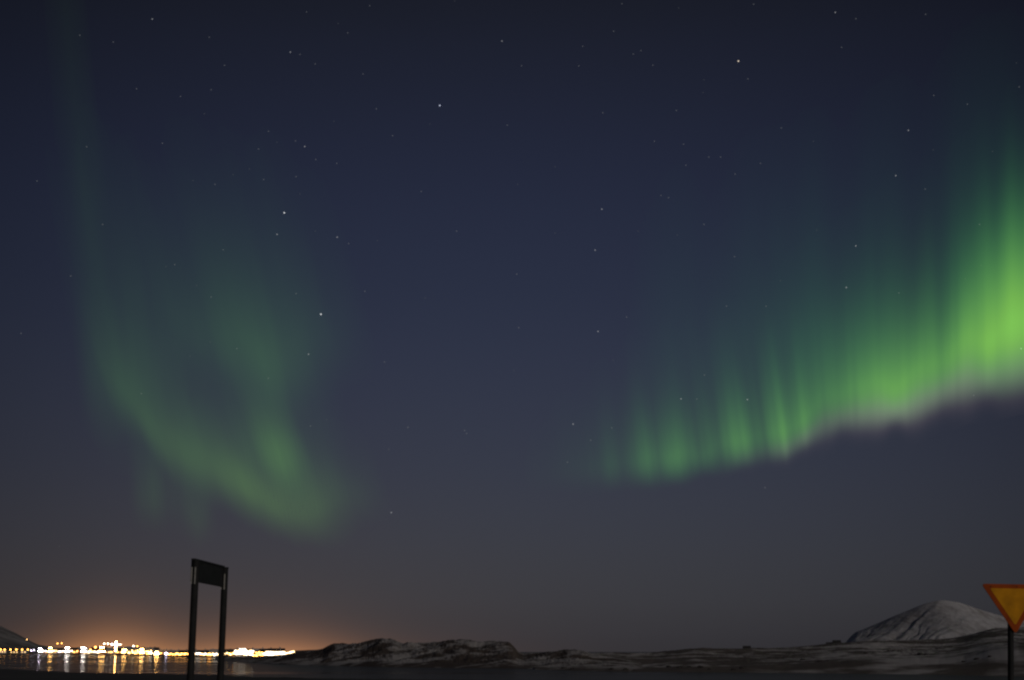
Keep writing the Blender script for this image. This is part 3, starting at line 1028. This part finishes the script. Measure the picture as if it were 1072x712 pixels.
BR = [(600, 24), (820, 23), (900, 36), (950, 36), (985, 42), (1030, 50), (1072, 56), (1200, 56)]
aurora('aurora', 'bright green aurora band with streaky rays sweeping down from the right side', 540, 1190, BAND, BI, BD, rise=BR, lean=[(575, -0.10), (820, -0.14), (900, -0.03), (1072, 0.0)], ray_amp=0.13, ray_scale=0.06, fine=[(540, 0.13), (860, 0.12), (930, 0.07), (1190, 0.05)], fringe=0.40, seed=1.0, shift=-10, tmax=400, power=[(780, 1.5), (945, 1.35), (1000, 1.5), (1040, 2.0), (1200, 2.1)])
aurora('aurora', 'faint teal veil of aurora high above the bright right band', 640, 1190, [(640, 455), (800, 430), (900, 400), (1000, 340), (1072, 310), (1190, 290)],
       [(640, 0.0), (690, 0.007), (760, 0.015), (800, 0.021), (850, 0.026), (900, 0.022), (945, 0.012), (965, 0.008), (1000, 0.018), (1050, 0.020), (1100, 0.016), (1190, 0.0)],
       [(640, 120), (850, 130), (1072, 150)], rise=80, ray_amp=0.25, ray_scale=0.022, seed=11.0, tmax=330, alt=14000, dx=4, dt=6, power=1.7, tint=(0.08, 0.36))
# left: the curled fainter aurora
aurora('aurora', 'main pale green aurora arm curling down to the right above the dark board sign', 104, 420,
       [(104, 420), (120, 442), (147, 466), (165, 490), (180, 506), (205, 519), (225, 527), (253, 541), (285, 560), (310, 568), (330, 570), (350, 565), (375, 552), (420, 545)],
       [(104, 0.0), (122, 0.016), (150, 0.034), (180, 0.064), (205, 0.078), (230, 0.082), (264, 0.125), (290, 0.105), (310, 0.094), (340, 0.090), (356, 0.055), (374, 0.022), (395, 0.010), (420, 0.0)],
       [(104, 50), (150, 58), (180, 50), (205, 46), (264, 44), (330, 36), (420, 40)], rise=46, lean=[(104, -0.28), (420, -0.3)], ray_amp=0.16, ray_scale=0.02, seed=21.0, shift=-10, alt=9000, tmax=260, tint=(0.32, 0.20), power=1.4)
aurora('aurora', 'small bright aurora knot on the upper edge of the left curl', 244, 344,
       [(244, 500), (275, 512), (295, 520), (315, 522), (344, 505)], [(244, 0.0), (262, 0.012), (276, 0.030), (290, 0.085), (304, 0.130), (314, 0.105), (324, 0.050), (334, 0.012), (344, 0.0)],
       [(244, 48), (344, 52)], rise=46, lean=[(244, -0.34)], ray_amp=0.10, seed=31.0, shift=-10, alt=9500, tmax=220, tint=(0.28, 0.18), power=1.5)
aurora('aurora', 'soft upper aurora patch hanging above the left curl', 170, 410,
       [(170, 400), (215, 402), (245, 412), (270, 424), (295, 434), (312, 432), (335, 412), (384, 396)], [(170, 0.0), (200, 0.018), (230, 0.028), (258, 0.044), (285, 0.058), (302, 0.052), (320, 0.030), (350, 0.015), (380, 0.006), (410, 0.0)],
       [(170, 90), (384, 100)], rise=62, lean=[(170, -0.24)], ray_amp=0.25, ray_scale=0.03, seed=41.0, shift=-10, alt=11000, tmax=320, dx=3, tint=(0.26, 0.22), power=1.4)
aurora('aurora', 'wide dim aurora wash left of the curl with a sharp left border', 76, 210,
       [(76, 452), (100, 462), (130, 460), (160, 450), (210, 420)], [(76, 0.0), (90, 0.006), (106, 0.016), (124, 0.023), (144, 0.024), (165, 0.015), (190, 0.007), (210, 0.0)],
       [(76, 135), (210, 120)], rise=60, lean=[(76, -0.06)], ray_amp=0.25, ray_scale=0.04, seed=51.0, shift=-10, alt=11000, tmax=360, tint=(0.26, 0.22), power=1.5)
aurora('aurora', 'broad dim grey green aurora haze filling the hollow of the left curl', 84, 390,
       [(84, 470), (150, 490), (220, 520), (300, 530), (390, 510)], [(84, 0.0), (120, 0.008), (180, 0.014), (250, 0.017), (310, 0.015), (350, 0.007), (390, 0.0)],
       [(84, 190), (390, 210)], rise=80, lean=[(84, -0.18)], ray_amp=0.5, ray_scale=0.035, seed=81.0, alt=12000, tmax=400, dx=4, dt=6, tint=(0.24, 0.24), power=2.0)
aurora('aurora', 'tall thin aurora streak rising to the top left corner', 64, 128,
       [(64, 290), (128, 290)], [(64, 0.0), (84, 0.0035), (96, 0.007), (107, 0.005), (128, 0.0)],
       [(64, 300)], rise=90, lean=[(64, -0.10)], ray_amp=0.1, seed=61.0, alt=14000, tmax=420, dx=1.5, dt=6, power=2.0, tint=(0.3, 0.16))
aurora('aurora', 'faint low aurora smudges hanging just left of and above the board sign', 130, 235,
       [(130, 552), (160, 556), (185, 558), (207, 574), (235, 566)], [(130, 0.0), (150, 0.020), (162, 0.030), (176, 0.012), (190, 0.014), (205, 0.028), (216, 0.020), (235, 0.0)],
       [(130, 50), (235, 54)], rise=38, lean=[(130, -0.05)], ray_amp=0.2, seed=71.0, shift=-10, alt=8000, tmax=160, tint=(0.26, 0.24))

# ------------------------------------------------------------------ stars
STAR_D = 180000.0
def star_mesh(name, r_px, col, strength):
    bm = bmesh.new()
    bmesh.ops.create_icosphere(bm, subdivisions=2, radius=r_px / F * STAR_D)
    me = bpy.data.meshes.new(name)
    bm.to_mesh(me)
    bm.free()
    me.materials.append(emitter(name + '_light', col, strength, False))
    return me
S_B = star_mesh('bright_star', 0.72, (0.95, 0.97, 1.0), 1.0)
S_M = star_mesh('middling_star', 0.52, (0.95, 0.96, 1.0), 0.42)
S_F = star_mesh('faint_star', 0.42, (0.92, 0.95, 1.0), 0.19)
S_T = star_mesh('tiny_star', 0.36, (0.9, 0.95, 1.0), 0.10)
BRIGHT = [(336, 329, 'brightest star, white, low over the left aurora patch'), (297.6, 222.8, 'bright white star high above the left aurora patch'),
          (460.4, 110.5, 'bright bluish star near the top, left of centre'), (773, 64, 'bright warm star near the top, right of centre')]
MID = [(323, 370.8, 'middling star just below the brightest star'), (290, 245.4, 'middling star just below the bright star above the left aurora'),
       (874.4, 13, 'middling star at the top edge above the right aurora'), (937.8, 184, 'middling star high over the bright right aurora'),
       (896, 257.5, 'middling star in the teal veil above the right band'), (1069, 365, 'middling star inside the bright band at the right edge'),
       (623, 262, 'middling star in mid sky, lower right of the frame centre line'), (630, 219, 'middling star in mid sky above its twin'),
       (409.6, 536.6, 'low lone star right of the left aurora curl'), (304, 54.6, 'middling star near the top left of a faint pair'),
       (159.4, 20, 'middling star at the top left near the thin streak'), (525.5, 43, 'middling star near the top centre'),
       (319, 153.4, 'brightest star of the small chain in the upper left'), (353, 248.4, 'middling star right of the bright star above left aurora'),
       (626, 347, 'middling star in the middle of the sky'), (886, 301, 'middling star just under the teal veil star'),
       (782.4, 418.4, 'middling star above the streaky rays of the right band'), (600, 444, 'middling star left of the first rays of the right band'),
       (713, 417.6, 'middling star above the faintest rays of the right band'), (951, 136.5, 'middling star in the upper right sky')]
FAINT = [(83.6,37),(118.6,44),(143,93),(189,101),(235,68.5),(314,57),(330,67),(321,12.5),(219,39),(221,94),(90.7,153.7),(170,150),(38.8,189.5),(281,137.5),(270.6,156),(309.4,147.6),(330.6,167),(352.5,171),
         (276,188),(225,193),(310,185),(107.5,235),(387,6),(364,34.4),(380,77.5),(411,142),(394,114),(546,69),(531,131),(642.4,32.7),(651,4),(610,48.5),(606,69),(663,56.6),(671,53),(683.5,68.4),(708,115.6),
         (718,173),(700,207),(692,204.6),(685,148),(715.6,151),(441,200.5),(631,118),(789,4.4),(896,19.6),(969,15),(881,49.6),(1067,91),(1012.7,109),(977.6,100),(818,134),(742,164.5),(754.4,164.5),(769.6,182.4),
         (968.5,198),(796,171),(737,235),(1025.5,235),(783,82.6),(233.6,261.6),(183,277),(74,289),(310,307.4),(281,396),(22,349),(221,311),(248,365),(148,412),(325,446),(478,242),(365,255),(382,305),(543,343),
         (541,287),(656,332),(402.5,379),(486.4,450.7),(488.5,453.8),(640.4,448),(618.5,461),(769,268.7),(941,306.8),(760.5,320.6),(802,320.6),(729.4,417.7),(737.5,392.7),(1019.4,414),(427,447.5),(801,510.5),(594,484)]
TINY = [(214,119),(290,149),(349.5,127),(261,177),(244,183),(314,203),(202,189),(354,24.6),(450,130),(581,174.6),(542,193),(476,1),(710.5,8.4),(977,157),(736,97),(737,83.6),(1064,66),(851.5,148),(1039,158.5),
        (173.6,279),(330,242),(342,439.5),(199,373),(206,299),(220,358),(538,388),(642,377),(668,242),(581,244),(427,447),(407,471),(709,246),(445,312),(395,252),(1027,278),(1010.6,292),(855,241),(817,294),(407,470),(62,572),]
S_BW = star_mesh('warm_star', 0.75, (1.0, 0.84, 0.66), 1.0)
S_BB = star_mesh('blue_star', 0.72, (0.74, 0.80, 1.0), 1.0)
def star(me, px, py, label, group=None):
    o = bpy.data.objects.new('star', me)
    COL.objects.link(o)
    o.location = pt(px, py, STAR_D)
    tag(o, label, 'star', group)
for px, py, lb in BRIGHT: star(S_BW if 'warm' in lb else S_BB if 'bluish' in lb else S_B, px, py, lb, 'bright stars')
for px, py, lb in MID: star(S_M, px, py, lb, 'middling stars')
for px, py in FAINT: star(S_F, px, py, 'faint star, a small grey pinpoint scattered on the night sky', 'faint stars')
for px, py in TINY: star(S_T, px, py, 'barely visible star, the dimmest specks scattered on the night sky', 'barely visible stars')
